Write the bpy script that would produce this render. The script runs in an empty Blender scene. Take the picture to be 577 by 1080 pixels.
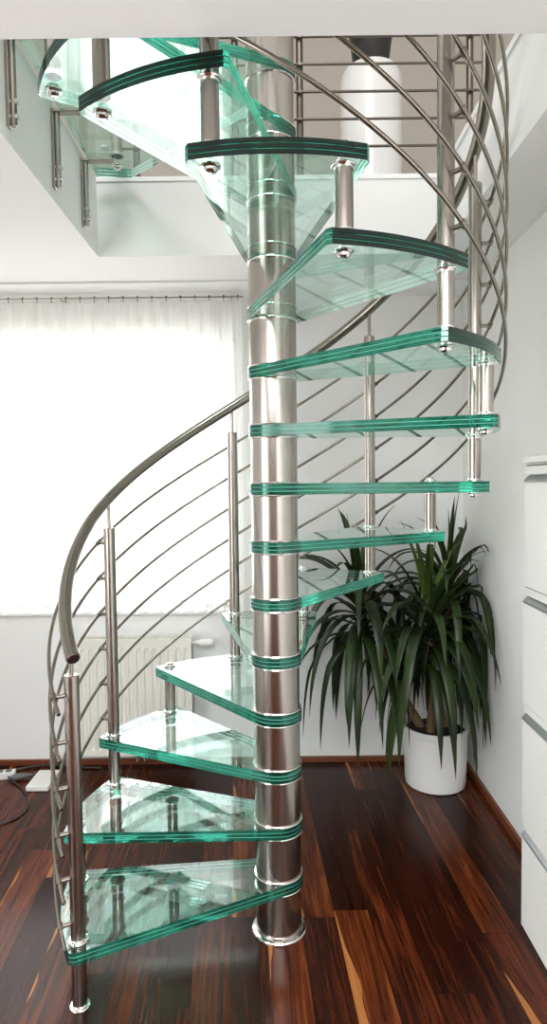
import bpy, bmesh, math, random
from mathutils import Vector, Matrix
random.seed(7)
S = bpy.context.scene
C = S.collection
PI = math.pi
def R(d): return math.radians(d)

# ------------------------------------------------------------------ materials
def newmat(name):
    m = bpy.data.materials.new(name); m.use_nodes = True
    nt = m.node_tree; nt.nodes.clear()
    out = nt.nodes.new('ShaderNodeOutputMaterial')
    return m, nt, out
def N(nt, t, **kw):
    n = nt.nodes.new(t)
    for k, v in kw.items():
        if k in n.inputs.keys(): n.inputs[k].default_value = v
        else: setattr(n, k, v)
    return n
def L(nt, a, b): nt.links.new(a, b)
def math_(nt, op, a, b=None, c=None):
    n = nt.nodes.new('ShaderNodeMath'); n.operation = op
    for i, v in enumerate((a, b, c)):
        if v is None: continue
        if isinstance(v, (int, float)): n.inputs[i].default_value = v
        else: L(nt, v, n.inputs[i])
    return n.outputs[0]
def principled(name, col, rough=.5, metal=0., noise=0., nscale=(8, 8, 8), bump=0., coat=0., trans=0., aniso=0.):
    m, nt, out = newmat(name)
    p = nt.nodes.new('ShaderNodeBsdfPrincipled')
    p.inputs['Roughness'].default_value = rough; p.inputs['Metallic'].default_value = metal
    p.inputs['Base Color'].default_value = (*col, 1)
    p.inputs['Coat Weight'].default_value = coat
    p.inputs['Transmission Weight'].default_value = trans
    p.inputs['Anisotropic'].default_value = aniso
    tc = N(nt, 'ShaderNodeTexCoord'); mp = N(nt, 'ShaderNodeMapping'); mp.inputs['Scale'].default_value = nscale
    L(nt, tc.outputs['Object'], mp.inputs['Vector'])
    nz = N(nt, 'ShaderNodeTexNoise', Scale=1., Detail=4.)
    L(nt, mp.outputs[0], nz.inputs['Vector'])
    if noise:
        mx = N(nt, 'ShaderNodeMix', data_type='RGBA')
        mx.inputs[6].default_value = (*[c*(1-noise) for c in col], 1)
        mx.inputs[7].default_value = (*[min(1, c*(1+noise)) for c in col], 1)
        L(nt, nz.outputs['Fac'], mx.inputs[0]); L(nt, mx.outputs[2], p.inputs['Base Color'])
    if bump:
        b = N(nt, 'ShaderNodeBump', Strength=bump, Distance=.01)
        L(nt, nz.outputs['Fac'], b.inputs['Height']); L(nt, b.outputs[0], p.inputs['Normal'])
    L(nt, p.outputs[0], out.inputs[0])
    return m
M = {}
M['wall'] = principled('white_plaster', (.82, .82, .805), .9, noise=.02, nscale=(3, 3, 3), bump=.02)
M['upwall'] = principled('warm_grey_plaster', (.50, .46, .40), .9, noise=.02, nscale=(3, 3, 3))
M['brownwall'] = principled('brown_wood_panelling', (.17, .115, .09), .6, noise=.3, nscale=(6, 6, 1))
M['ceil'] = principled('ceiling_paint', (.83, .825, .815), .9, noise=.015, nscale=(2, 2, 2))
M['steel'] = principled('brushed_steel', (.40, .36, .325), .24, 1., noise=.07, nscale=(6, 6, 400), bump=.015)
M['column'] = principled('brushed_steel_column', (.42, .385, .35), .21, 1., noise=.10, nscale=(3, 3, 500), bump=.02)
M['rail'] = principled('satin_steel_rod', (.29, .26, .225), .25, 1., noise=.05, nscale=(40, 40, 40))
M['chrome'] = principled('polished_steel', (.80, .78, .76), .10, 1., noise=.03)
M['capdark'] = principled('handrail_cap', (.16, .12, .11), .4, 1., noise=.1)
M['white'] = principled('white_lacquer', (.82, .82, .79), .35, noise=.01, coat=.2)
M['radiator'] = principled('radiator_enamel', (.80, .78, .72), .4, noise=.02)
M['pot'] = principled('white_ceramic', (.85, .84, .82), .3, noise=.03, coat=.3)
M['soil'] = principled('potting_soil', (.02, .013, .008), .95, noise=.6, nscale=(60, 60, 60), bump=.8)
M['stem'] = principled('cane_bark', (.16, .10, .05), .85, noise=.4, nscale=(20, 20, 90), bump=.5)
M['base'] = principled('walnut_skirting', (.16, .045, .018), .35, noise=.3, nscale=(4, 4, 60))
M['darksteel'] = principled('dark_bronzed_steel', (.15, .125, .105), .35, 1., noise=.05)
M['alu'] = principled('satin_aluminium', (.50, .52, .53), .35, 1., noise=.04, nscale=(3, 80, 3))
M['black'] = principled('black_plastic', (.012, .012, .012), .45, noise=.1)
M['grey'] = principled('grey_plastic', (.12, .12, .12), .5, noise=.1)
M['blackpot'] = principled('black_glaze', (.015, .014, .013), .35, noise=.2)
M['plastic'] = principled('white_plastic', (.75, .75, .72), .4, noise=.02)
M['gap'] = principled('painted_gap_shade', (.18, .17, .16), .8, noise=.1)
M['frame'] = principled('window_paint', (.85, .85, .84), .4, noise=.01)

def mat_glass(name, tint, ior=1.5):
    m, nt, out = newmat(name)
    tr = N(nt, 'ShaderNodeBsdfTransparent'); gl = N(nt, 'ShaderNodeBsdfGlossy'); mx = N(nt, 'ShaderNodeMixShader')
    tc = N(nt, 'ShaderNodeTexCoord'); nz = N(nt, 'ShaderNodeTexNoise', Scale=3., Detail=2.)
    L(nt, tc.outputs['Object'], nz.inputs['Vector'])
    cm = N(nt, 'ShaderNodeMix', data_type='RGBA')
    cm.inputs[6].default_value = (*[c*.97 for c in tint], 1); cm.inputs[7].default_value = (*[min(1, c*1.02) for c in tint], 1)
    L(nt, nz.outputs['Fac'], cm.inputs[0]); L(nt, cm.outputs[2], tr.inputs['Color'])
    gl.inputs['Color'].default_value = (.93, 1, .98, 1); gl.inputs['Roughness'].default_value = .012
    lw = N(nt, 'ShaderNodeLayerWeight', Blend=.5)
    # Schlick with both outer surfaces of the laminated pane counted
    a = math_(nt, 'POWER', lw.outputs['Facing'], 3.3)
    f = math_(nt, 'MULTIPLY_ADD', a, .88, .055)
    L(nt, f, mx.inputs[0]); L(nt, tr.outputs[0], mx.inputs[1]); L(nt, gl.outputs[0], mx.inputs[2])
    L(nt, mx.outputs[0], out.inputs[0])
    return m
M['glass'] = mat_glass('laminated_glass', (.86, .965, .935))
M['pane'] = mat_glass('window_glass', (.98, .99, .985))

def mat_edge(name, c0, c1, cref, mixr):
    m, nt, out = newmat(name)
    tc = N(nt, 'ShaderNodeTexCoord'); mp = N(nt, 'ShaderNodeMapping'); mp.inputs['Scale'].default_value = (9, 9, 60)
    L(nt, tc.outputs['Object'], mp.inputs['Vector'])
    nz = N(nt, 'ShaderNodeTexNoise', Scale=1., Detail=3.); L(nt, mp.outputs[0], nz.inputs['Vector'])
    cr = nt.nodes.new('ShaderNodeValToRGB'); L(nt, nz.outputs['Fac'], cr.inputs[0])
    e = cr.color_ramp.elements
    e[0].position = .38; e[0].color = (*c0, 1)
    e[1].position = .66; e[1].color = (*c1, 1)
    df = N(nt, 'ShaderNodeBsdfDiffuse'); L(nt, cr.outputs[0], df.inputs['Color'])
    tl = N(nt, 'ShaderNodeBsdfTranslucent'); L(nt, cr.outputs[0], tl.inputs['Color'])
    rf = N(nt, 'ShaderNodeBsdfRefraction', Roughness=.12, IOR=1.35); rf.inputs['Color'].default_value = (*cref, 1)
    gl = N(nt, 'ShaderNodeBsdfGlossy', Roughness=.06); gl.inputs['Color'].default_value = (.9, 1, .97, 1)
    m1 = N(nt, 'ShaderNodeMixShader'); m1.inputs[0].default_value = .5
    L(nt, df.outputs[0], m1.inputs[1]); L(nt, tl.outputs[0], m1.inputs[2])
    m2 = N(nt, 'ShaderNodeMixShader'); m2.inputs[0].default_value = mixr
    L(nt, m1.outputs[0], m2.inputs[1]); L(nt, rf.outputs[0], m2.inputs[2])
    lw = N(nt, 'ShaderNodeLayerWeight', Blend=.35)
    m3 = N(nt, 'ShaderNodeMixShader'); L(nt, lw.outputs['Fresnel'], m3.inputs[0])
    L(nt, m2.outputs[0], m3.inputs[1]); L(nt, gl.outputs[0], m3.inputs[2])
    L(nt, m3.outputs[0], out.inputs[0])
    return m
M['edge'] = mat_edge('green_glass_edge', (.004, .05, .035), (.032, .27, .19), (.08, .64, .47), .58)
M['edgeshade'] = mat_edge('shaded_glass_edge', (.001, .005, .004), (.003, .018, .014), (.004, .04, .03), .4)  # view-dependent darkness of the outer arcs, put into the edge colour
M['inter'] = principled('laminate_interlayer', (.11, .42, .33), .4, noise=.2)

def mat_curtain():
    m, nt, out = newmat('sheer_curtain')
    tc = N(nt, 'ShaderNodeTexCoord'); mp = N(nt, 'ShaderNodeMapping'); mp.inputs['Scale'].default_value = (60, 60, 2)
    L(nt, tc.outputs['Object'], mp.inputs['Vector'])
    nz = N(nt, 'ShaderNodeTexNoise', Scale=1., Detail=3.); L(nt, mp.outputs[0], nz.inputs['Vector'])
    tl = N(nt, 'ShaderNodeBsdfTranslucent'); tl.inputs['Color'].default_value = (.93, .93, .91, 1)
    df = N(nt, 'ShaderNodeBsdfDiffuse'); df.inputs['Color'].default_value = (.9, .9, .88, 1)
    tr = N(nt, 'ShaderNodeBsdfTransparent')
    m1 = N(nt, 'ShaderNodeMixShader'); m1.inputs[0].default_value = .45
    L(nt, tl.outputs[0], m1.inputs[1]); L(nt, df.outputs[0], m1.inputs[2])
    m2 = N(nt, 'ShaderNodeMixShader')
    f = math_(nt, 'MULTIPLY_ADD', nz.outputs['Fac'], .2, .20)
    L(nt, f, m2.inputs[0]); L(nt, m1.outputs[0], m2.inputs[1]); L(nt, tr.outputs[0], m2.inputs[2])
    L(nt, m2.outputs[0], out.inputs[0])
    return m
M['curtain'] = mat_curtain()

def mat_leaf():
    m, nt, out = newmat('yucca_leaf')
    tc = N(nt, 'ShaderNodeTexCoord')
    nz = N(nt, 'ShaderNodeTexNoise', Scale=5., Detail=3.); L(nt, tc.outputs['Object'], nz.inputs['Vector'])
    at = N(nt, 'ShaderNodeAttribute'); at.attribute_name = 'young'
    cr = nt.nodes.new('ShaderNodeValToRGB'); L(nt, nz.outputs['Fac'], cr.inputs[0])
    e = cr.color_ramp.elements
    e[0].position = .3; e[0].color = (.007, .017, .003, 1)
    e[1].position = .75; e[1].color = (.030, .062, .008, 1)
    mx = N(nt, 'ShaderNodeMix', data_type='RGBA'); mx.inputs[7].default_value = (.17, .30, .03, 1)
    L(nt, at.outputs['Fac'], mx.inputs[0]); L(nt, cr.outputs[0], mx.inputs[6])
    p = N(nt, 'ShaderNodeBsdfPrincipled', Roughness=.42); L(nt, mx.outputs[2], p.inputs['Base Color'])
    tl = N(nt, 'ShaderNodeBsdfTranslucent'); L(nt, mx.outputs[2], tl.inputs['Color'])
    ms = N(nt, 'ShaderNodeMixShader'); ms.inputs[0].default_value = .22
    L(nt, p.outputs[0], ms.inputs[1]); L(nt, tl.outputs[0], ms.inputs[2]); L(nt, ms.outputs[0], out.inputs[0])
    return m
M['leaf'] = mat_leaf()

def mat_floor():
    m, nt, out = newmat('walnut_planks')
    tc = N(nt, 'ShaderNodeTexCoord'); sp = N(nt, 'ShaderNodeSeparateXYZ'); L(nt, tc.outputs['Object'], sp.inputs[0])
    x, y = sp.outputs[0], sp.outputs[1]
    u = math_(nt, 'MULTIPLY_ADD', y, .056, x)
    W = .128
    us = math_(nt, 'DIVIDE', math_(nt, 'ADD', u, 10.03), W)
    i = math_(nt, 'FLOOR', us); fu = math_(nt, 'FRACT', us)
    wn = N(nt, 'ShaderNodeTexWhiteNoise', noise_dimensions='1D'); L(nt, i, wn.inputs['W'])
    v = math_(nt, 'ADD', math_(nt, 'DIVIDE', math_(nt, 'ADD', y, 20.), 1.35), math_(nt, 'MULTIPLY', wn.outputs['Value'], 7.3))
    j = math_(nt, 'FLOOR', v); fv = math_(nt, 'FRACT', v)
    cb = N(nt, 'ShaderNodeCombineXYZ'); L(nt, i, cb.inputs[0]); L(nt, j, cb.inputs[1])
    w2 = N(nt, 'ShaderNodeTexWhiteNoise', noise_dimensions='3D'); L(nt, cb.outputs[0], w2.inputs['Vector'])
    rnd = w2.outputs['Value']
    # grain
    g = N(nt, 'ShaderNodeCombineXYZ')
    L(nt, math_(nt, 'MULTIPLY', u, 26.), g.inputs[0]); L(nt, math_(nt, 'MULTIPLY', y, 1.6), g.inputs[1]); L(nt, math_(nt, 'MULTIPLY', rnd, 40.), g.inputs[2])
    n1 = N(nt, 'ShaderNodeTexNoise', Scale=1., Detail=6., Roughness=.62, Distortion=1.1); L(nt, g.outputs[0], n1.inputs['Vector'])
    g2 = N(nt, 'ShaderNodeCombineXYZ')
    L(nt, math_(nt, 'MULTIPLY', u, 150.), g2.inputs[0]); L(nt, math_(nt, 'MULTIPLY', y, 5.), g2.inputs[1]); L(nt, math_(nt, 'MULTIPLY', rnd, 40.), g2.inputs[2])
    n2 = N(nt, 'ShaderNodeTexNoise', Scale=1., Detail=3.); L(nt, g2.outputs[0], n2.inputs['Vector'])
    t = math_(nt, 'ADD', math_(nt, 'MULTIPLY', n1.outputs['Fac'], .68), math_(nt, 'MULTIPLY', n2.outputs['Fac'], .34))
    t = math_(nt, 'ADD', t, math_(nt, 'MULTIPLY', math_(nt, 'SUBTRACT', rnd, .5), .22))
    cr = nt.nodes.new('ShaderNodeValToRGB'); L(nt, t, cr.inputs[0])
    e = cr.color_ramp.elements
    e[0].position = .30; e[0].color = (.006, .0013, .0006, 1)
    e[1].position = .80; e[1].color = (.19, .052, .013, 1)
    a = e.new(.48); a.color = (.026, .0048, .0015, 1)
    a = e.new(.62); a.color = (.080, .016, .0042, 1)
    # pale sapwood streak along one edge of some boards
    g3 = N(nt, 'ShaderNodeCombineXYZ')
    L(nt, math_(nt, 'MULTIPLY', y, 1.3), g3.inputs[1]); L(nt, math_(nt, 'MULTIPLY', rnd, 90.), g3.inputs[2])
    n3 = N(nt, 'ShaderNodeTexNoise', Scale=1., Detail=3.); L(nt, g3.outputs[0], n3.inputs['Vector'])
    wdt = math_(nt, 'MULTIPLY', math_(nt, 'MAXIMUM', math_(nt, 'SUBTRACT', n3.outputs['Fac'], .50), 0.), 1.5)
    wdt = math_(nt, 'MULTIPLY', wdt, math_(nt, 'GREATER_THAN', w2.outputs['Value'], .55))
    st = math_(nt, 'LESS_THAN', fu, wdt)
    mx = N(nt, 'ShaderNodeMix', data_type='RGBA'); L(nt, math_(nt, 'MULTIPLY', st, .8), mx.inputs[0]); L(nt, cr.outputs[0], mx.inputs[6])
    c3 = nt.nodes.new('ShaderNodeValToRGB'); L(nt, n2.outputs['Fac'], c3.inputs[0])
    c3.color_ramp.elements[0].color = (.22, .075, .022, 1); c3.color_ramp.elements[1].color = (.50, .20, .06, 1)
    L(nt, c3.outputs[0], mx.inputs[7])
    # board joints
    ja = math_(nt, 'LESS_THAN', fu, .016); jb = math_(nt, 'LESS_THAN', fv, .003)
    jj = math_(nt, 'MAXIMUM', ja, jb)
    m2 = N(nt, 'ShaderNodeMix', data_type='RGBA'); L(nt, math_(nt, 'MULTIPLY', jj, .8), m2.inputs[0]); L(nt, mx.outputs[2], m2.inputs[6])
    m2.inputs[7].default_value = (.006, .002, .001, 1)
    p = N(nt, 'ShaderNodeBsdfPrincipled'); L(nt, m2.outputs[2], p.inputs['Base Color'])
    p.inputs['Specular IOR Level'].default_value = .2
    L(nt, math_(nt, 'MULTIPLY_ADD', n1.outputs['Fac'], .16, .15), p.inputs['Roughness'])
    b = N(nt, 'ShaderNodeBump', Strength=.12, Distance=.004)
    L(nt, math_(nt, 'SUBTRACT', n2.outputs['Fac'], math_(nt, 'MULTIPLY', jj, 2.)), b.inputs['Height']); L(nt, b.outputs[0], p.inputs['Normal'])
    L(nt, p.outputs[0], out.inputs[0])
    return m
M['floor'] = mat_floor()

# ------------------------------------------------------------------ mesh helpers
class MB:
    def __init__(s): s.v = []; s.f = []; s.m = []; s.sm = []
    def add(s, vs, fs, mi=0, smooth=False):
        o = len(s.v); s.v += [tuple(p) for p in vs]
        for f in fs: s.f.append([o+i for i in f]); s.m.append(mi); s.sm.append(smooth)
    def box(s, a, b, mi=0, mat=None):
        x0, y0, z0 = a; x1, y1, z1 = b
        vs = [Vector(p) for p in ((x0,y0,z0),(x1,y0,z0),(x1,y1,z0),(x0,y1,z0),(x0,y0,z1),(x1,y0,z1),(x1,y1,z1),(x0,y1,z1))]
        if mat: vs = [mat @ p for p in vs]
        s.add(vs, [(0,3,2,1),(4,5,6,7),(0,1,5,4),(1,2,6,5),(2,3,7,6),(3,0,4,7)], mi)
    def tube(s, pts, r, n=14, mi=0, caps=True, up=None):
        pts = [Vector(p) for p in pts]; rings = []; ref = None
        for i, p in enumerate(pts):
            t = (pts[min(i+1, len(pts)-1)] - pts[max(i-1, 0)]).normalized()
            if ref is None: ref = Vector((0,0,1)) if abs(t.z) < .9 else Vector((1,0,0))
            a = (ref - t*ref.dot(t)).normalized(); ref = a; b = t.cross(a)
            rr = r[i] if isinstance(r, (list, tuple)) else r
            rings.append([p + a*rr*math.cos(2*PI*k/n) + b*rr*math.sin(2*PI*k/n) for k in range(n)])
        vs = [q for g in rings for q in g]; fs = []
        for i in range(len(pts)-1):
            for k in range(n):
                k2 = (k+1) % n; fs.append((i*n+k, i*n+k2, (i+1)*n+k2, (i+1)*n+k))
        s.add(vs, fs, mi, True)
        if caps:
            s.add(rings[0], [tuple(range(n))[::-1]], mi); s.add(rings[-1], [tuple(range(n))], mi)
    def lathe(s, prof, c=(0,0,0), n=32, mi=0, smooth=True, mat=None):
        vs = []
        for (r, z) in prof:
            for k in range(n):
                a = 2*PI*k/n; p = Vector((r*math.cos(a), r*math.sin(a), z))
                if mat: p = mat @ p
                vs.append(p + Vector(c))
        fs = []
        for i in range(len(prof)-1):
            for k in range(n):
                k2 = (k+1) % n; fs.append((i*n+k, i*n+k2, (i+1)*n+k2, (i+1)*n+k))
        s.add(vs, fs, mi, smooth)
    def prism(s, pts, z0, z1, mi=0, top=None):
        n = len(pts)
        vs = [(x, y, z0) for x, y in pts] + [(x, y, z1) for x, y in pts]
        s.add(vs, [tuple(range(n))[::-1], tuple(range(n, 2*n))], mi if top is None else top)
        s.add(vs, [(k, (k+1) % n, n+(k+1) % n, n+k) for k in range(n)], mi)
    def build(s, name, mats, parent=None, loc=None):
        me = bpy.data.meshes.new(name); me.from_pydata(s.v, [], s.f)
        if not isinstance(mats, (list, tuple)): mats = [mats]
        for m in mats: me.materials.append(m)
        for p, mi, sm in zip(me.polygons, s.m, s.sm): p.material_index = mi; p.use_smooth = sm
        bm = bmesh.new(); bm.from_mesh(me); bmesh.ops.remove_doubles(bm, verts=bm.verts, dist=1e-6)
        bmesh.ops.recalc_face_normals(bm, faces=bm.faces)
        for e in bm.edges:
            if len(e.link_faces) == 2 and e.calc_face_angle(0) > R(38): e.smooth = False
        bm.to_mesh(me); bm.free(); me.update()
        o = bpy.data.objects.new(name, me); C.objects.link(o)
        if parent: o.parent = parent
        if loc: o.location = loc
        return o
def thing(name, label, cat, loc=(0,0,0), group=None):
    o = bpy.data.objects.new(name, None); C.objects.link(o); o.location = loc; o.empty_display_size = .1
    o['label'] = label; o['category'] = cat
    if group: o['group'] = group
    return o
def tag(o, label, cat, group=None):
    o['label'] = label; o['category'] = cat
    if group: o['group'] = group
    return o
def struct(o): o['kind'] = 'structure'; return o
def bevel(o, w, seg=2):
    b = o.modifiers.new('bevel', 'BEVEL'); b.width = w; b.segments = seg; b.limit_method = 'ANGLE'; b.angle_limit = R(40)
    return o

# ------------------------------------------------------------------ room
BY = 1.385      # back wall face
RX = 1.068      # right wall face
LX = -2.3
FY = -5.2
CZ = 2.65      # ceiling
SZ = 3.0      # upper floor level
OX0, OX1, OY0, OY1 = -.792, .772, -.80, .736    # stairwell opening
UZ = 5.6
b = MB(); b.box((LX-.2, FY, -.1), (RX+.2, BY+.2, 0)); struct(b.build('floor', M['floor']))
# back wall with window opening
WX0, WX1, WZ0, WZ1 = -2.0, -.21, .90, 2.40
b = MB()
b.box((LX-.2, BY, 0), (WX0, BY+.25, CZ)); b.box((WX1, BY, 0), (RX+.2, BY+.25, CZ))
b.box((WX0, BY, 0), (WX1, BY+.25, WZ0)); b.box((WX0, BY, WZ1), (WX1, BY+.25, CZ))
struct(b.build('wall_back', M['wall']))
b = MB(); b.box((RX, FY, 0), (RX+.2, BY, CZ)); struct(b.build('wall_right', M['wall']))
b = MB()
LY0, LY1, LZ0, LZ1 = -3.9, -1.5, .5, 2.35     # window added in the left wall for flank light, out of view
b.box((LX-.2, FY, 0), (LX, LY0, CZ)); b.box((LX-.2, LY1, 0), (LX, BY, CZ))
b.box((LX-.2, LY0, 0), (LX, LY1, LZ0)); b.box((LX-.2, LY0, LZ1), (LX, LY1, CZ))
struct(b.build('wall_left', M['wall']))
b = MB(); b.box((LX-.2, FY-.2, 0), (RX+.2, FY, CZ)); struct(b.build('wall_front', M['brownwall']))
b = MB()
for yy in (LY0, (LY0+LY1)/2-.03, LY1-.06): b.box((LX-.12, yy, LZ0), (LX-.06, yy+.06, LZ1))
b.box((LX-.12, LY0, LZ0), (LX-.06, LY1, LZ0+.06)); b.box((LX-.12, LY0, LZ1-.06), (LX-.06, LY1, LZ1))
struct(b.build('added_side_window', M['frame']))
b = MB()
b.box((LX-.2, FY, CZ), (OX0, BY+.25, SZ)); b.box((OX1, FY, CZ), (RX+.2, BY+.25, SZ))
b.box((LX-.2, FY, 2.599), (RX+.0, OY0, CZ)); b.box((OX0, FY, CZ), (OX1, OY0, SZ)); b.box((OX0, OY1, CZ), (OX1, BY+.25, SZ))
b.box((LX-.2, BY+.25, CZ), (RX+1.8, 2.6, SZ)); b.box((RX+.2, FY, CZ), (RX+1.8, BY+.25, SZ))
struct(b.build('ceiling', M['ceil']))
# upper storey
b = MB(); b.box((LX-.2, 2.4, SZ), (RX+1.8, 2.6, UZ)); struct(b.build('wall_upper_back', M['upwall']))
b = MB(); b.box((RX+1.6, FY, SZ), (RX+1.8, 2.4, UZ)); struct(b.build('wall_upper_right', M['wall']))
b = MB(); b.box((LX-.2, FY, SZ), (LX, 2.4, UZ)); struct(b.build('wall_upper_left', M['wall']))
b = MB()
b.box((LX-.2, FY, UZ), (RX+1.8, 2.6, UZ+.1))
struct(b.build('ceiling_upper', M['ceil']))
# skirting
b = MB(); b.box((LX, BY-.016, 0), (RX-.02, BY, .034)); bevel(struct(b.build('baseboard_back', M['base'])), .003)
b = MB(); b.box((RX-.018, FY, 0), (RX, BY, .042)); bevel(struct(b.build('baseboard_right', M['base'])), .003)
# metal trim round the opening, at upper floor level
b = MB()
b.box((OX1-.006, OY0, SZ-.022), (OX1-.0005, OY1, SZ+.004)); b.box((OX0+.0, OY1-.006, SZ-.016), (OX1-.006, OY1-.0005, SZ+.004))
struct(b.build('trim_1', M['frame']))
b = MB(); b.box((LX, 1.10, CZ-.012), (RX, BY, CZ)); bevel(struct(b.build('trim_2', M['frame'])), .003)
# window
w = MB()
F = .06
w.box((WX0, BY+.12, WZ0), (WX1, BY+.18, WZ0+F)); w.box((WX0, BY+.12, WZ1-F), (WX1, BY+.18, WZ1))
w.box((WX0, BY+.12, WZ0+F), (WX0+F, BY+.18, WZ1-F)); w.box((WX1-F, BY+.12, WZ0+F), (WX1, BY+.18, WZ1-F))
xm = (WX0+WX1)/2; w.box((xm-.04, BY+.12, WZ0+F), (xm+.04, BY+.18, WZ1-F))
win = struct(w.build('window_1', M['frame']))
for a, c in ((WX0+F, xm-.04), (xm+.04, WX1-F)):
    g = MB(); g.box((a, BY+.145, WZ0+F), (c, BY+.151, WZ1-F)); g.build('window_pane', M['pane'], win)
g = MB(); g.box((WX0, BY-.03, WZ0-.03), (WX1, BY+.12, WZ0)); bevel(g.build('window_sill', M['frame'], win), .004)

# ------------------------------------------------------------------ curtain and rod
cx0, cx1, cz0, cz1 = -2.15, -.165, .90, 2.585
cyc = BY-.10
b = MB(); nx = 620; rows = [cz1+.012, cz1-.03, cz1-.07, cz1-.16, cz1-.5, cz1-1.0, cz0+.25, cz0]
vs = []
for zi, z in enumerate(rows):
    dpt = [.004, .006, .010, .016, .021, .023, .025, .026][zi]
    for k in range(nx+1):
        x = cx0 + (cx1-cx0)*k/nx
        ph = x*2*PI/.082
        yy = cyc + dpt*(math.sin(ph + .7*math.sin(x*9)) + .35*math.sin(ph*2.3+1.2+z*.3)) + .004*math.sin(x*31+z*2)
        vs.append((x, yy, z + (.004*math.sin(ph*1.0) if zi == 0 else 0)))
fs = [(i*(nx+1)+k, i*(nx+1)+k+1, (i+1)*(nx+1)+k+1, (i+1)*(nx+1)+k) for i in range(len(rows)-1) for k in range(nx)]
b.add(vs, fs, 0, True)
cur = tag(b.build('sheer_curtain', M['curtain']), 'long white sheer pleated curtain hanging over the bright window', 'curtain')
rod = thing('curtain_rod', 'thin brass coloured curtain rod with small hooks above the window', 'curtain rod', (cx0, cyc, cz1+.03))
b = MB(); b.tube([(0, -.012, 0), (cx1-cx0+.01, -.012, 0)], .0042, 10); b.build('rod', M['steel'], rod)
for k in range(26):
    x = .03 + k*.0775
    if x > cx1-cx0: break
    h = MB(); h.tube([(x, -.012, .007), (x, -.018, .003), (x, -.018, -.008), (x, -.012, -.022)], .0024, 6)
    h.lathe([(.0, .010), (.005, .008), (.006, .003), (.004, 0)], (x, -.012, 0), 8)
    h.build('hook', M['capdark'], rod)
for x in (.1, 1.0, 1.93):
    h = MB(); h.tube([(x, -.012, .0), (x, .02, .004), (x, BY-cyc-.0, .006)], .004, 8); h.build('bracket', M['steel'], rod)

# ------------------------------------------------------------------ radiator
rx0, rx1, rz0, rz1 = -1.115, -.465, .10, .757
ry = BY-.135
rad = thing('radiator', 'white fluted panel radiator on the back wall under the window', 'radiator', (rx0, ry, 0))
b = MB(); n = 14; W = rx1-rx0; prof = []
px = .018
prof.append((0, .004)); prof.append((px, .004))
pit = (W-2*px)/n
for k in range(n):
    a = px + k*pit
    prof += [(a+.004, 0), (a+pit*.5-.004, 0), (a+pit*.5+.003, .009), (a+pit-.004, .009), (a+pit, .004)]
prof += [(W, .004)]
zs = [rz0, rz0+.03, rz0+.05, rz1-.07, rz1-.05, rz1-.02]
vs = []
for zi, z in enumerate(zs):
    for (x, y) in prof: vs.append((x, y if zi in (2, 3) else .003, z))
m_ = len(prof)
b.add(vs, [(i*m_+k, i*m_+k+1, (i+1)*m_+k+1, (i+1)*m_+k) for i in range(len(zs)-1) for k in range(m_-1)], 0)
b.box((0, .012, rz0), (W, .03, rz1-.02)); b.box((0, .075, rz0), (W, .09, rz1-.02))
b.build('panel', M['radiator'], rad)
b = MB(); b.box((0, 0, rz1-.02), (W, .008, rz1)); b.box((0, .084, rz1-.02), (W, .092, rz1))
for k in range(44): x = .006+k*(W-.016)/43; b.box((x, .008, rz1-.012), (x+.004, .084, rz1-.002))
b.build('top_grille', M['radiator'], rad)
for x in (0, W-.006):
    b = MB(); b.box((x-.0, .0, rz0), (x+.006, .092, rz1-.02)); bevel(b.build('side_panel', M['radiator'], rad), .002)
b = MB(); Y90 = Matrix.Rotation(R(90), 4, 'Y')
b.lathe([(0, 0), (.008, 0), (.008, .025), (.014, .026), (.014, .040), (.018, .042), (.0225, .055), (.0225, .105), (.018, .118), (0, .12)], (W, .045, .722), 20, mat=Y90)
b.build('thermostat_valve', M['plastic'], rad)
for x in (.33, .37):
    b = MB(); b.tube([(x, .045, rz0), (x, .045, .055), (x, .07, .045), (x, .125, .045)], .008, 10)
    b.lathe([(.0, .0), (.012, .0), (.012, .02), (0, .02)], (x, .045, .07), 12); b.build('supply_pipe', M['chrome'], rad)

# ------------------------------------------------------------------ spiral staircase
RP, RR, RO, RC, CR = .7095, .763, .750, .0885, .0818
TH0, DT, H0, Hs = 208.88, 25.88, .1914, .2
TT = .0385
NT = 14
def ang(k): return R(TH0 - DT*k)
def P(k, r=RP): return Vector((r*math.cos(ang(k)), r*math.sin(ang(k)), 0))
def zc(n): return H0 + (n-1)*Hs
st = thing('spiral_staircase', 'spiral staircase of green edged glass treads around a brushed steel column, with curved steel railing', 'staircase')
def hull(pts):
    pts = sorted(set((round(a, 6), round(b_, 6)) for a, b_ in pts))
    def half(ps):
        o = []
        for p in ps:
            while len(o) >= 2 and (o[-1][0]-o[-2][0])*(p[1]-o[-2][1])-(o[-1][1]-o[-2][1])*(p[0]-o[-2][0]) <= 0: o.pop()
            o.append(p)
        return o
    a = half(pts); c = half(pts[::-1]); return a[:-1]+c[:-1]
def inset(pts, d):
    n = len(pts); out = []
    for i in range(n):
        p0, p1, p2 = Vector(pts[i-1]), Vector(pts[i]), Vector(pts[(i+1) % n])
        e1 = (p1-p0).normalized(); e2 = (p2-p1).normalized()
        nn = Vector((-(e1.y+e2.y), e1.x+e2.x)).normalized(); out.append(tuple(p1+nn*d))
    return out
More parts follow.
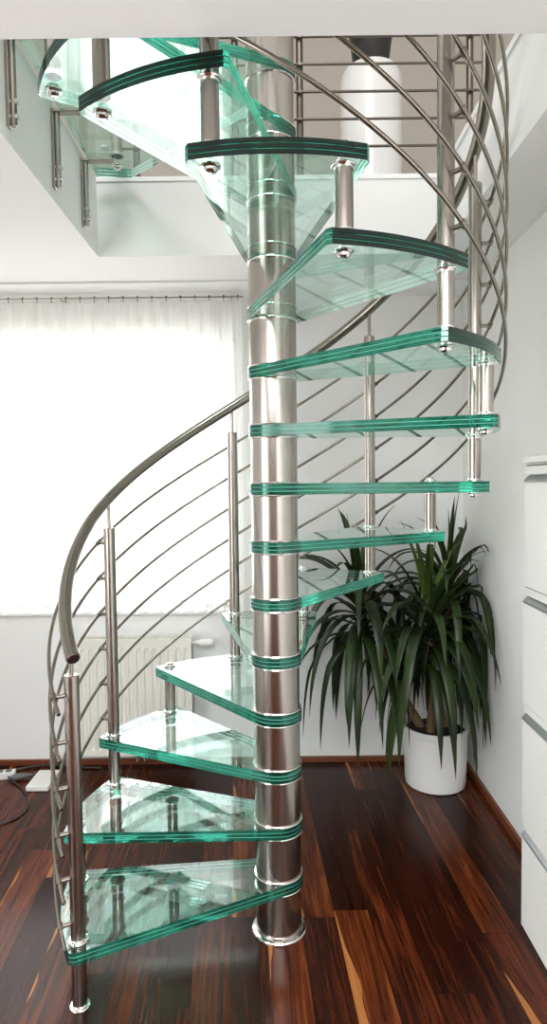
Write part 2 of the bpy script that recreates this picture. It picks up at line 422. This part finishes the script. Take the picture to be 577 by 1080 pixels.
def glass_slab(mb, pts, z, dark=False):   # three laminated panes; pts counter-clockwise; mats: 0 glass, 1 edge, 2 interlayer
    t = .0118; g = (TT-3*t)/2; n = len(pts)
    ins = inset(pts, .0014); z0 = z-TT/2
    lv = []
    for k in range(3):
        a = z0 + k*(t+g)
        lv += [(ins, a), (pts, a+.0009), (pts, a+t-.0009), (ins, a+t)]
    vs = [(x, y, zz) for ps, zz in lv for x, y in ps]
    for i in range(len(lv)-1):
        mi = 2 if i in (3, 7) else 1
        ring = vs[i*n:(i+2)*n]
        for k in range(n):
            k2 = (k+1) % n; mj = mi
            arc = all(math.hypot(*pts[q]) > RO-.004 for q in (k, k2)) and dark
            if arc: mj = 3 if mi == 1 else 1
            mb.add([ring[k], ring[k2], ring[n+k2], ring[n+k]], [(0, 1, 2, 3)], mj)
    mb.add(vs[:n], [tuple(range(n))[::-1]], 0); mb.add(vs[-n:], [tuple(range(n))], 0)
circ = [(RC*math.cos(2*PI*k/56), RC*math.sin(2*PI*k/56)) for k in range(56)]
MG = 4.3
for n in range(1, NT+1):
    a0 = ang(n-1)+R(MG); a1 = ang(n)-R(MG)
    pts = list(circ)
    for k in range(25):
        a = a0+R(-.9) + (a1-a0+R(1.8))*k/24
        pts.append((RO*math.cos(a), RO*math.sin(a)))
    for a in (a0, a1): pts.append(((RO-.013)*math.cos(a), (RO-.013)*math.sin(a)))
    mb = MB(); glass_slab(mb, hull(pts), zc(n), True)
    tr = mb.build('glass_tread', [M['glass'], M['edge'], M['inter'], M['edgeshade']], st)
    for zz in (zc(n)-TT/2-.006, zc(n)+TT/2):
        r_ = MB(); r_.lathe([(CR-.001, 0), (CR+.0052, .0005), (CR+.0062, .003), (CR+.0052, .0055), (CR-.001, .006)], (0, 0, zz), 48)
        r_.build('collar_ring', M['chrome'], tr)
# centre column
b = MB(); topc = 3.95
b.lathe([(0, 0), (CR, 0), (CR, topc), (0, topc)], n=72); b.build('centre_column', M['column'], st)
b = MB(); b.lathe([(CR-.001, 0), (CR+.016, 0), (CR+.017, .004), (CR+.014, .008), (CR+.004, .010), (CR+.002, .016), (CR-.001, .016)], n=64)
b.build('base_flange', M['chrome'], st)
# posts and spacers
def flange(par, p, z, up=True, name='flange'):
    b = MB(); s = 1 if up else -1
    b.lathe([(.0, 0), (.031, 0), (.0315, s*.003), (.030, s*.005), (.0235, s*.006), (.0235, s*.011), (.0, s*.011)], (p.x, p.y, z), 28)
    return b.build(name, M['chrome'], par)
def cap(par, p, z, up):
    b = MB(); s = 1 if up else -1
    b.lathe([(0, 0), (.024, 0), (.0245, s*.004), (.020, s*.0075), (.017, s*.0078), (.0165, s*.013), (.012, s*.017), (.005, s*.0185), (0, s*.0187)], (p.x, p.y, z), 24)
    return b.build('end_cap', M['chrome'], par)
PR = .0228
def hz(k):   # handrail centre height
    base = H0 + Hs*k
    e = .925 + .04*min(1, max(0, k/1.6))
    return base + e
for k in range(0, NT+1):
    p = P(k); long = (k % 2 == 0)
    zl = 0 if k == 0 else zc(k)+TT/2
    zu = zc(k+1)
    if long:
        zt = zu+.85
        b = MB(); b.lathe([(0, zl), (PR, zl), (PR, zt-.002), (PR-.002, zt), (0, zt)], (p.x, p.y, 0), 28)
        o = b.build('railing_post', M['steel'], st)
        b = MB(); b.lathe([(0, zt), (.0068, zt), (.0068, hz(k)-.012), (0, hz(k)-.012)], (p.x, p.y, 0), 14); b.build('handrail_pin', M['steel'], o)
        flange(o, p, zu+TT/2); flange(o, p, zu-TT/2, False)
        flange(o, p, zl)
        if k: cap(o, p, zc(k)-TT/2, False)
    else:
        b = MB(); b.lathe([(0, zl), (PR, zl), (PR, zu-TT/2), (0, zu-TT/2)], (p.x, p.y, 0), 28)
        o = b.build('spacer_tube', M['steel'], st)
        flange(o, p, zl); flange(o, p, zu-TT/2, False); cap(o, p, zu+TT/2, True); cap(o, p, zc(k)-TT/2, False)
        # glass core seen through the lower pane
# handrail
def helix(r, zf, k0, k1, step=.06):
    n = int((k1-k0)/step)+1
    return [Vector((r*math.cos(ang(k0+(k1-k0)*i/n)), r*math.sin(ang(k0+(k1-k0)*i/n)), zf(k0+(k1-k0)*i/n))) for i in range(n+1)]
b = MB(); b.tube(helix(RP, hz, -.09, 14.3), .0213, 20); hr = b.build('handrail', M['rail'], st)
pts = helix(RP, hz, -.105, -.088, .01)
b = MB(); b.tube([pts[0], pts[-1]], [.0185, .0205], 20); b.build('end_cap', M['capdark'], hr)
# crossrails with brackets
for i in range(6):
    zf = lambda k, i=i: H0 + .081 + .142*i + Hs*k
    b = MB(); b.tube(helix(RR, zf, -.18, 14.25, .08), .0061, 10)
    cr_ = b.build('crossrail', M['rail'], st)
    for k in range(0, NT+1, 2):
        d = P(k, 1.0); p = P(k)
        z = zf(k)-.002
        q = MB(); q.tube([p+d*(PR-.004)+Vector((0,0,z)), P(k, RR+.001)+Vector((0,0,z))], .0068, 10)
        a = P(k-.026, RR); c = P(k+.026, RR)
        q.tube([Vector((a.x, a.y, zf(k-.026))), Vector((c.x, c.y, zf(k+.026)))], .0090, 12)
        q.build('rail_bracket', M['rail'], cr_)

# ------------------------------------------------------------------ glass landing on the left of the column
ld = thing('glass_landing', 'horizontal clear glass landing platform bolted to the left side of the stairwell', 'landing', (0, 0, zc(15)))
hp = hull(circ + [(-.735, -.392), (-.765, -.35), (-.765, .655), (-.62, .676)])
z15 = zc(15)
mb = MB(); glass_slab(mb, hp, 0); mb.build('glass_platform', [M['glass'], M['edge'], M['inter'], M['edgeshade']], ld)
b = MB(); b.lathe([(CR-.001, 0), (CR+.0052, .0005), (CR+.0062, .003), (CR+.0052, .0055), (CR-.001, .006)], (0, 0, -TT/2-.006), 48); b.build('collar_ring', M['chrome'], ld)
for yy, zb in ((-.271, -.30), (.136, -.30), (.496, -.30)):
    o = MB(); o.box((OX0+.0, yy-.012, zb), (OX0+.012, yy+.012, -TT/2-.004)); o.tube([(OX0+.020, yy, zb+.004), (OX0+.020, yy, -TT/2-.01)], .0105, 12)
    q = bevel(o.build('bracket_bar', M['steel'], ld), .002)
    for dz in (.03, .075):
        s_ = MB(); s_.tube([(OX0+.012, yy, zb+dz), (OX0+.034, yy, zb+dz)], .009, 12); s_.build('bolt', M['chrome'], q)
    o = MB(); o.box((OX0, yy-.016, -TT/2-.016), (OX0+.135, yy+.016, -TT/2-.003)); q2 = bevel(o.build('bracket_arm', M['steel'], ld), .003)
    for zz in (TT/2, ):
        s_ = MB(); s_.lathe([(0, 0), (.02, 0), (.02, .008), (.014, .012), (0, .012)], (OX0+.105, yy, zz), 20); s_.build('clamp_disc', M['chrome'], q2)
# balustrade posts standing on the platform
for (x, y) in ((-.655, .56), (-.35, .33)):
    o = MB(); o.lathe([(0, TT/2), (PR, TT/2), (PR, .88), (0, .88)], (x, y, 0), 24)
    q = o.build('landing_post', M['steel'], ld)
    flange(q, Vector((x, y, 0)), TT/2); cap(q, Vector((x, y, 0)), -TT/2, False)

# ------------------------------------------------------------------ balustrade upstairs
bl = thing('balustrade', 'straight steel balustrade with thin horizontal rods along the upper floor edge', 'railing', (0, OY1+.02, SZ))
for x in (-.61, -.157, .137, .91):
    o = MB(); o.lathe([(0, -.001), (.016, 0), (.016, .93), (0, .93)], (x, 0, 0), 20); q = o.build('post', M['darksteel'], bl)
    o = MB(); o.lathe([(0, .0), (.026, .0), (.026, .004), (.0, .006)], (x, 0, 0), 20); o.build('foot_plate', M['chrome'], q)
for i in range(6):
    z = .129+.1205*i
    o = MB(); o.tube([(-.69, -.022, z), (.955, -.022, z)], .0058, 10); q = o.build('crossrod', M['darksteel'], bl)
    for x in (-.61, -.157, .137, .91):
        o = MB(); o.tube([(x, -.032, z), (x, -.012, z)], .008, 10); o.build('rod_clip', M['darksteel'], q)
o = MB(); o.tube([(-.69, 0, .95), (.955, 0, .95)], .021, 20); o.build('handrail', M['darksteel'], bl)

# pedestal and black pot upstairs
px_, py_ = .59, 1.60
o = MB(); o.lathe([(0, 0), (.180, 0), (.182, .01), (.176, .05), (.176, .91), (.173, .94), (.157, .97), (.0, .98)], (0, 0, 0), 48)
tag(o.build('pedestal', M['pot'], None, (px_, py_, SZ)), 'tall pale cylindrical pedestal on the upper floor behind the steel balustrade', 'pedestal')
o = MB(); o.lathe([(0, 0), (.088, 0), (.097, .01), (.125, .20), (.13, .22), (.118, .22), (.11, .18), (0, .18)], (0, 0, 0), 40)
tag(o.build('plant_pot', M['blackpot'], None, (px_-.0, py_, SZ+.979)), 'black tapered pot standing on the pale pedestal upstairs', 'pot')

# ------------------------------------------------------------------ shoe cabinet
X0 = .878
cab = thing('shoe_cabinet', 'white shallow cabinet of stacked drop fronts with aluminium grip strips, against the right wall', 'cabinet', (X0, 0, 0))
CW = -.86; D_ = RX-X0-.002
b = MB(); b.box((.018, CW, 0), (D_, 0, 1.672)); bevel(b.build('body', M['white'], cab), .002)
b = MB(); b.box((-.004, CW-.004, 1.672), (D_, .004, 1.692)); bevel(b.build('top_panel', M['white'], cab), .002)
hts = [.345, .772, 1.19, 1.615]
lo = .004
for i, hzz in enumerate(hts):
    f = MB(); f.box((0, CW+.002, lo), (.0175, -.002, hzz-.003))
    dr = bevel(f.build('drop_front', M['white'], cab), .0012)
    # recessed reveal above the front and its grip strip
    g = MB()
    y0, y1 = CW+.006, -.004
    vs = [(-.003, y0, hzz-.003), (-.003, y1, hzz-.003), (.0170, y1, hzz+.016), (.0170, y0, hzz+.016), (-.003, y0, hzz-.009), (-.003, y1, hzz-.009), (.0170, y1, hzz-.003), (.0170, y0, hzz-.003)]
    g.add(vs, [(0,1,2,3), (4,5,1,0), (7,6,5,4), (3,2,6,7), (0,3,7,4), (1,5,6,2)])
    g.build('grip_strip', M['alu'], dr)
    lo = hzz+.050
    g = MB(); g.box((.0040, CW+.002, hzz+.018), (.0176, -.002, lo-.004)); bevel(g.build('filler_rail', M['white'], cab), .001)
    g = MB(); g.box((.006, CW+.003, lo-.004), (.0178, -.003, lo)); g.build('gap_shade_strip', M['gap'], cab)  # solid dark strip painting the shade between the fronts

# ------------------------------------------------------------------ potted plant
pcx, pcy = .845, 1.115
pl = thing('potted_plant', 'large yucca with long drooping dark green leaves in a white pot in the corner', 'plant', (pcx, pcy, 0))
PRd = .168
b = MB(); b.lathe([(0, 0), (.148, 0), (.156, .006), (.160, .03), (.166, .26), (.167, .285), (.172, .290), (.172, .312), (.168, .316), (.158, .314), (.155, .285), (0, .28)], n=56)
pot = b.build('pot', M['pot'], pl)
b = MB(); b.lathe([(.156, .288), (.08, .296), (0, .292)], n=40); b.build('soil', M['soil'], pot)
def crown(c, n, lmin, lmax, seed, lean=(0, 0), bare=.22, young=.15):
    rnd = random.Random(seed); mb = MB(); yv = []
    for i in range(n):
        f = i/(n-1)                       # 0 = young, upright; 1 = old, drooping
        az = i*2.39996 + rnd.uniform(-.25, .25)
        el = R(86 - 80*f**.8 + rnd.uniform(-9, 9))
        ln = (lmin + (lmax-lmin)*min(1, .3+f*1.6))*rnd.uniform(.82, 1.08)
        wd = rnd.uniform(.042, .060)*(.72 if f < .15 else 1)
        droop = (.7 + 2.6*f**.7)*rnd.uniform(.75, 1.25)
        p = Vector((c[0], c[1], c[2]-bare*f*rnd.uniform(.6, 1.1)))
        d = Vector((math.cos(el)*math.cos(az)+lean[0], math.cos(el)*math.sin(az)+lean[1], math.sin(el))).normalized()
        seg = 14; rows = []
        side = Vector((-math.sin(az), math.cos(az), 0)); tw = rnd.uniform(-.5, .5)
        kink = rnd.randint(5, 10) if rnd.random() < .3 and f > .3 else 99
        for s in range(seg+1):
            t = s/seg
            w_ = wd*(.50+.50*min(1, t*4))*(1 if t < .35 else max(.02, 1-((t-.35)/.65)**1.7))
            rows.append((p.copy(), d.copy(), w_))
            g_ = droop/seg*(1.0+1.6*t)
            if s == kink: g_ += .9
            d = (d + Vector((0, 0, -g_))*(.45+.55*math.hypot(d.x, d.y))).normalized()
            p = p + d*(ln/seg)
            X, Y = p.x+pcx, p.y+pcy
            if X > RX-.035: p.x = RX-.035-pcx
            if Y > BY-.03: p.y = BY-.03-pcy
            rr_ = math.hypot(X, Y)
            if rr_ < .80 and p.z > .3: q_ = .80/rr_; p.x = X*q_-pcx; p.y = Y*q_-pcy
            if p.z < .335 and math.hypot(p.x, p.y) < .18: p.z = .335
            if p.z < .03: p.z = .03
        vs = []
        for (q, dd, w_) in rows:
            sd = (side + Vector((0, 0, tw*.3))).normalized(); up = dd.cross(sd).normalized()
            vs += [q - sd*w_*.5 + up*w_*.16, q - up*.0006, q + sd*w_*.5 + up*w_*.16]
        for v in vs:
            if v.x+pcx > RX-.012: v.x = RX-.012-pcx
            if v.y+pcy > BY-.012: v.y = BY-.012-pcy
        fs = []
        for s in range(seg):
            for k in range(2): fs.append((s*3+k, s*3+k+1, (s+1)*3+k+1, (s+1)*3+k))
        mb.add(vs, fs, 0, True)
        yv += [max(0, young*(1-f*7))*(1-.8*(j//3)/seg) for j in range(len(vs))]
    me = bpy.data.meshes.new('foliage'); me.from_pydata([tuple(v) for v in mb.v], [], mb.f); me.materials.append(M['leaf'])
    at = me.attributes.new('young', 'FLOAT', 'POINT'); at.data.foreach_set('value', yv)
    for p_ in me.polygons: p_.use_smooth = True
    o = bpy.data.objects.new('foliage', me); C.objects.link(o); o.parent = pl
    sd = o.modifiers.new('thick', 'SOLIDIFY'); sd.thickness = .0012
    return o
crowns = [((-.07, -.14, .90), 58, .42, .66, 3, (0, -.05), .26, 1.3),
          ((-.40, .0, 1.02), 50, .42, .70, 8, (-.05, -.08), .28, .15),
          ((.08, .03, 1.06), 54, .40, .66, 11, (0, -.10), .28, .3)]
for c, n, l0, l1, sd, ln, br, yg in crowns: crown(c, n, l0, l1, sd, ln, br, yg)
for (bx, by_), c in zip(((-.02, -.05), (-.07, .03), (.05, .03)), crowns):
    c = c[0]; b = MB()
    pts = [Vector((bx, by_, .28)).lerp(Vector(c), t) + Vector((.02*math.sin(t*5+bx*50), .015*math.sin(t*4), 0)) for t in [i/12 for i in range(13)]]
    b.tube(pts, [.024-.008*i/12+.0015*(i % 2) for i in range(13)], 14); b.build('stem', M['stem'], pl)

# ------------------------------------------------------------------ things on the floor by the wall
ps = thing('power_strip', 'white power strip on the floor at the foot of the back wall', 'power strip', (-1.52, 1.215, 0))
b = MB(); rz = Matrix.Rotation(R(12), 4, 'Z')
b.box((-.12, -.026, 0), (.075, .026, .038), mat=rz); ob = bevel(b.build('housing', M['plastic'], ps), .006, 3)
for k in range(4):
    b = MB(); x = -.095+k*.045
    b.lathe([(0, 0), (.018, 0), (.018, .0015), (.0, .0015)], rz @ Vector((x, 0, .0382)), 20); b.build('socket', M['grey'], ob)
pg = thing('plug', 'dark grey plug lying beside the white power strip', 'plug', (-1.42, 1.19, 0))
b = MB(); b.tube([(-.035, -.01, .018), (-.01, -.002, .018), (.02, .008, .018), (.05, .02, .018), (.075, .03, .016)], [.010, .018, .018, .011, .006], 14); b.build('body', M['grey'], pg)
b = MB(); b.tube([(.075, .03, .016), (.085, .06, .010), (.09, .10, .006)], .004, 8); b.build('cord', M['black'], pg)
b = MB(); b.box((-1.325, 1.055, 0), (-1.205, 1.255, .028)); ab = tag(bevel(b.build('adapter_box', M['plastic']), .006, 3), 'flat white box lying on the floor left of the stair post', 'box')
b = MB()
cp = [(-1.47, 1.19, .02), (-1.40, 1.13, .006), (-1.33, 1.05, .005), (-1.27, .95, .005), (-1.245, .86, .005), (-1.27, .77, .005), (-1.36, .70, .005), (-1.48, .66, .005), (-1.7, .66, .005)]
def smooth(pts, n=6):
    pts = [Vector(p) for p in pts]; out = []
    for i in range(len(pts)-1):
        p0, p1, p2, p3 = pts[max(i-1, 0)], pts[i], pts[i+1], pts[min(i+2, len(pts)-1)]
        for k in range(n):
            t = k/n; out.append(.5*((2*p1)+(p2-p0)*t+(2*p0-5*p1+4*p2-p3)*t*t+(3*p1-p0-3*p2+p3)*t**3))
    return out+[pts[-1]]
b.tube(smooth(cp), .0045, 8); tag(b.build('power_cable', M['black']), 'black power cable curving across the wooden floor from the power strip', 'cable')
b = MB(); cp = [(-1.50, 1.30, .006), (-1.38, 1.335, .012), (-1.25, 1.33, .02), (-1.12, 1.325, .01), (-1.0, 1.32, .006)]
b.tube(smooth(cp), .006, 8); tag(b.build('power_cable', M['black']), 'dark cable running along the skirting behind the white power strip', 'cable')

# ------------------------------------------------------------------ light
wd = bpy.data.worlds.new('daylight'); S.world = wd; wd.use_nodes = True
nt = wd.node_tree; bg = nt.nodes['Background']
tc = N(nt, 'ShaderNodeTexCoord'); sp = N(nt, 'ShaderNodeSeparateXYZ'); L(nt, tc.outputs['Generated'], sp.inputs[0])
cr = nt.nodes.new('ShaderNodeValToRGB'); L(nt, math_(nt, 'MULTIPLY_ADD', sp.outputs[2], .5, .5), cr.inputs[0])
cr.color_ramp.elements[0].color = (.72, .68, .62, 1); cr.color_ramp.elements[0].position = .45
cr.color_ramp.elements[1].color = (.95, .98, 1.0, 1); cr.color_ramp.elements[1].position = .62
L(nt, cr.outputs[0], bg.inputs['Color']); bg.inputs['Strength'].default_value = 1.5
def area(name, loc, rot, sx, sy, power, col=(1, 1, 1)):
    l = bpy.data.lights.new(name, 'AREA'); l.shape = 'RECTANGLE'; l.size = sx; l.size_y = sy; l.energy = power; l.color = col
    o = bpy.data.objects.new(name, l); C.objects.link(o); o.location = loc; o.rotation_euler = rot; return o
area('window_daylight', ((WX0+WX1)/2, BY+.6, 1.9), (R(-90), 0, 0), 2.4, 2.2, 75, (1, 1, 1))
area('overhead_fill', (-.2, -2.9, 2.57), (0, 0, 0), 1.8, 1.6, 125, (.96, .98, 1))  # overhead fill added to brighten the room, no fixture modelled
area('side_fill', (LX-.5, -2.7, 1.6), (0, R(-90), 0), 2.0, 2.6, 70, (.97, .98, 1))  # fill light added outside the invented left-wall window
area('upper_fill', (-.3, -1.6, UZ-.05), (0, 0, 0), 1.2, 1.2, 65, (1, 1, 1))  # unseen fill added to light the upper storey

# ------------------------------------------------------------------ camera
cam = bpy.data.cameras.new('camera'); co = bpy.data.objects.new('camera', cam); C.objects.link(co); S.camera = co
f, D, H, p, roll, cxx = 683.1566, 2.2769, 1.6214, .0487, .0113, -.0036
cam.sensor_fit = 'VERTICAL'; cam.sensor_height = 24.; cam.lens = f/1080*24.; cam.clip_start = .05
co.matrix_world = Matrix.Translation((cxx, -D, H)) @ Matrix.Rotation(PI/2-p, 4, 'X') @ Matrix.Rotation(-roll, 4, 'Z')
S.view_settings.view_transform = 'Standard'; S.view_settings.look = 'None'
S.view_settings.exposure = .50; S.view_settings.gamma = 1.; S.view_settings.use_curve_mapping = False
cy = S.cycles
cy.max_bounces = 14; cy.diffuse_bounces = 5; cy.glossy_bounces = 6; cy.transmission_bounces = 10; cy.transparent_max_bounces = 40
cy.sample_clamp_indirect = 4.0
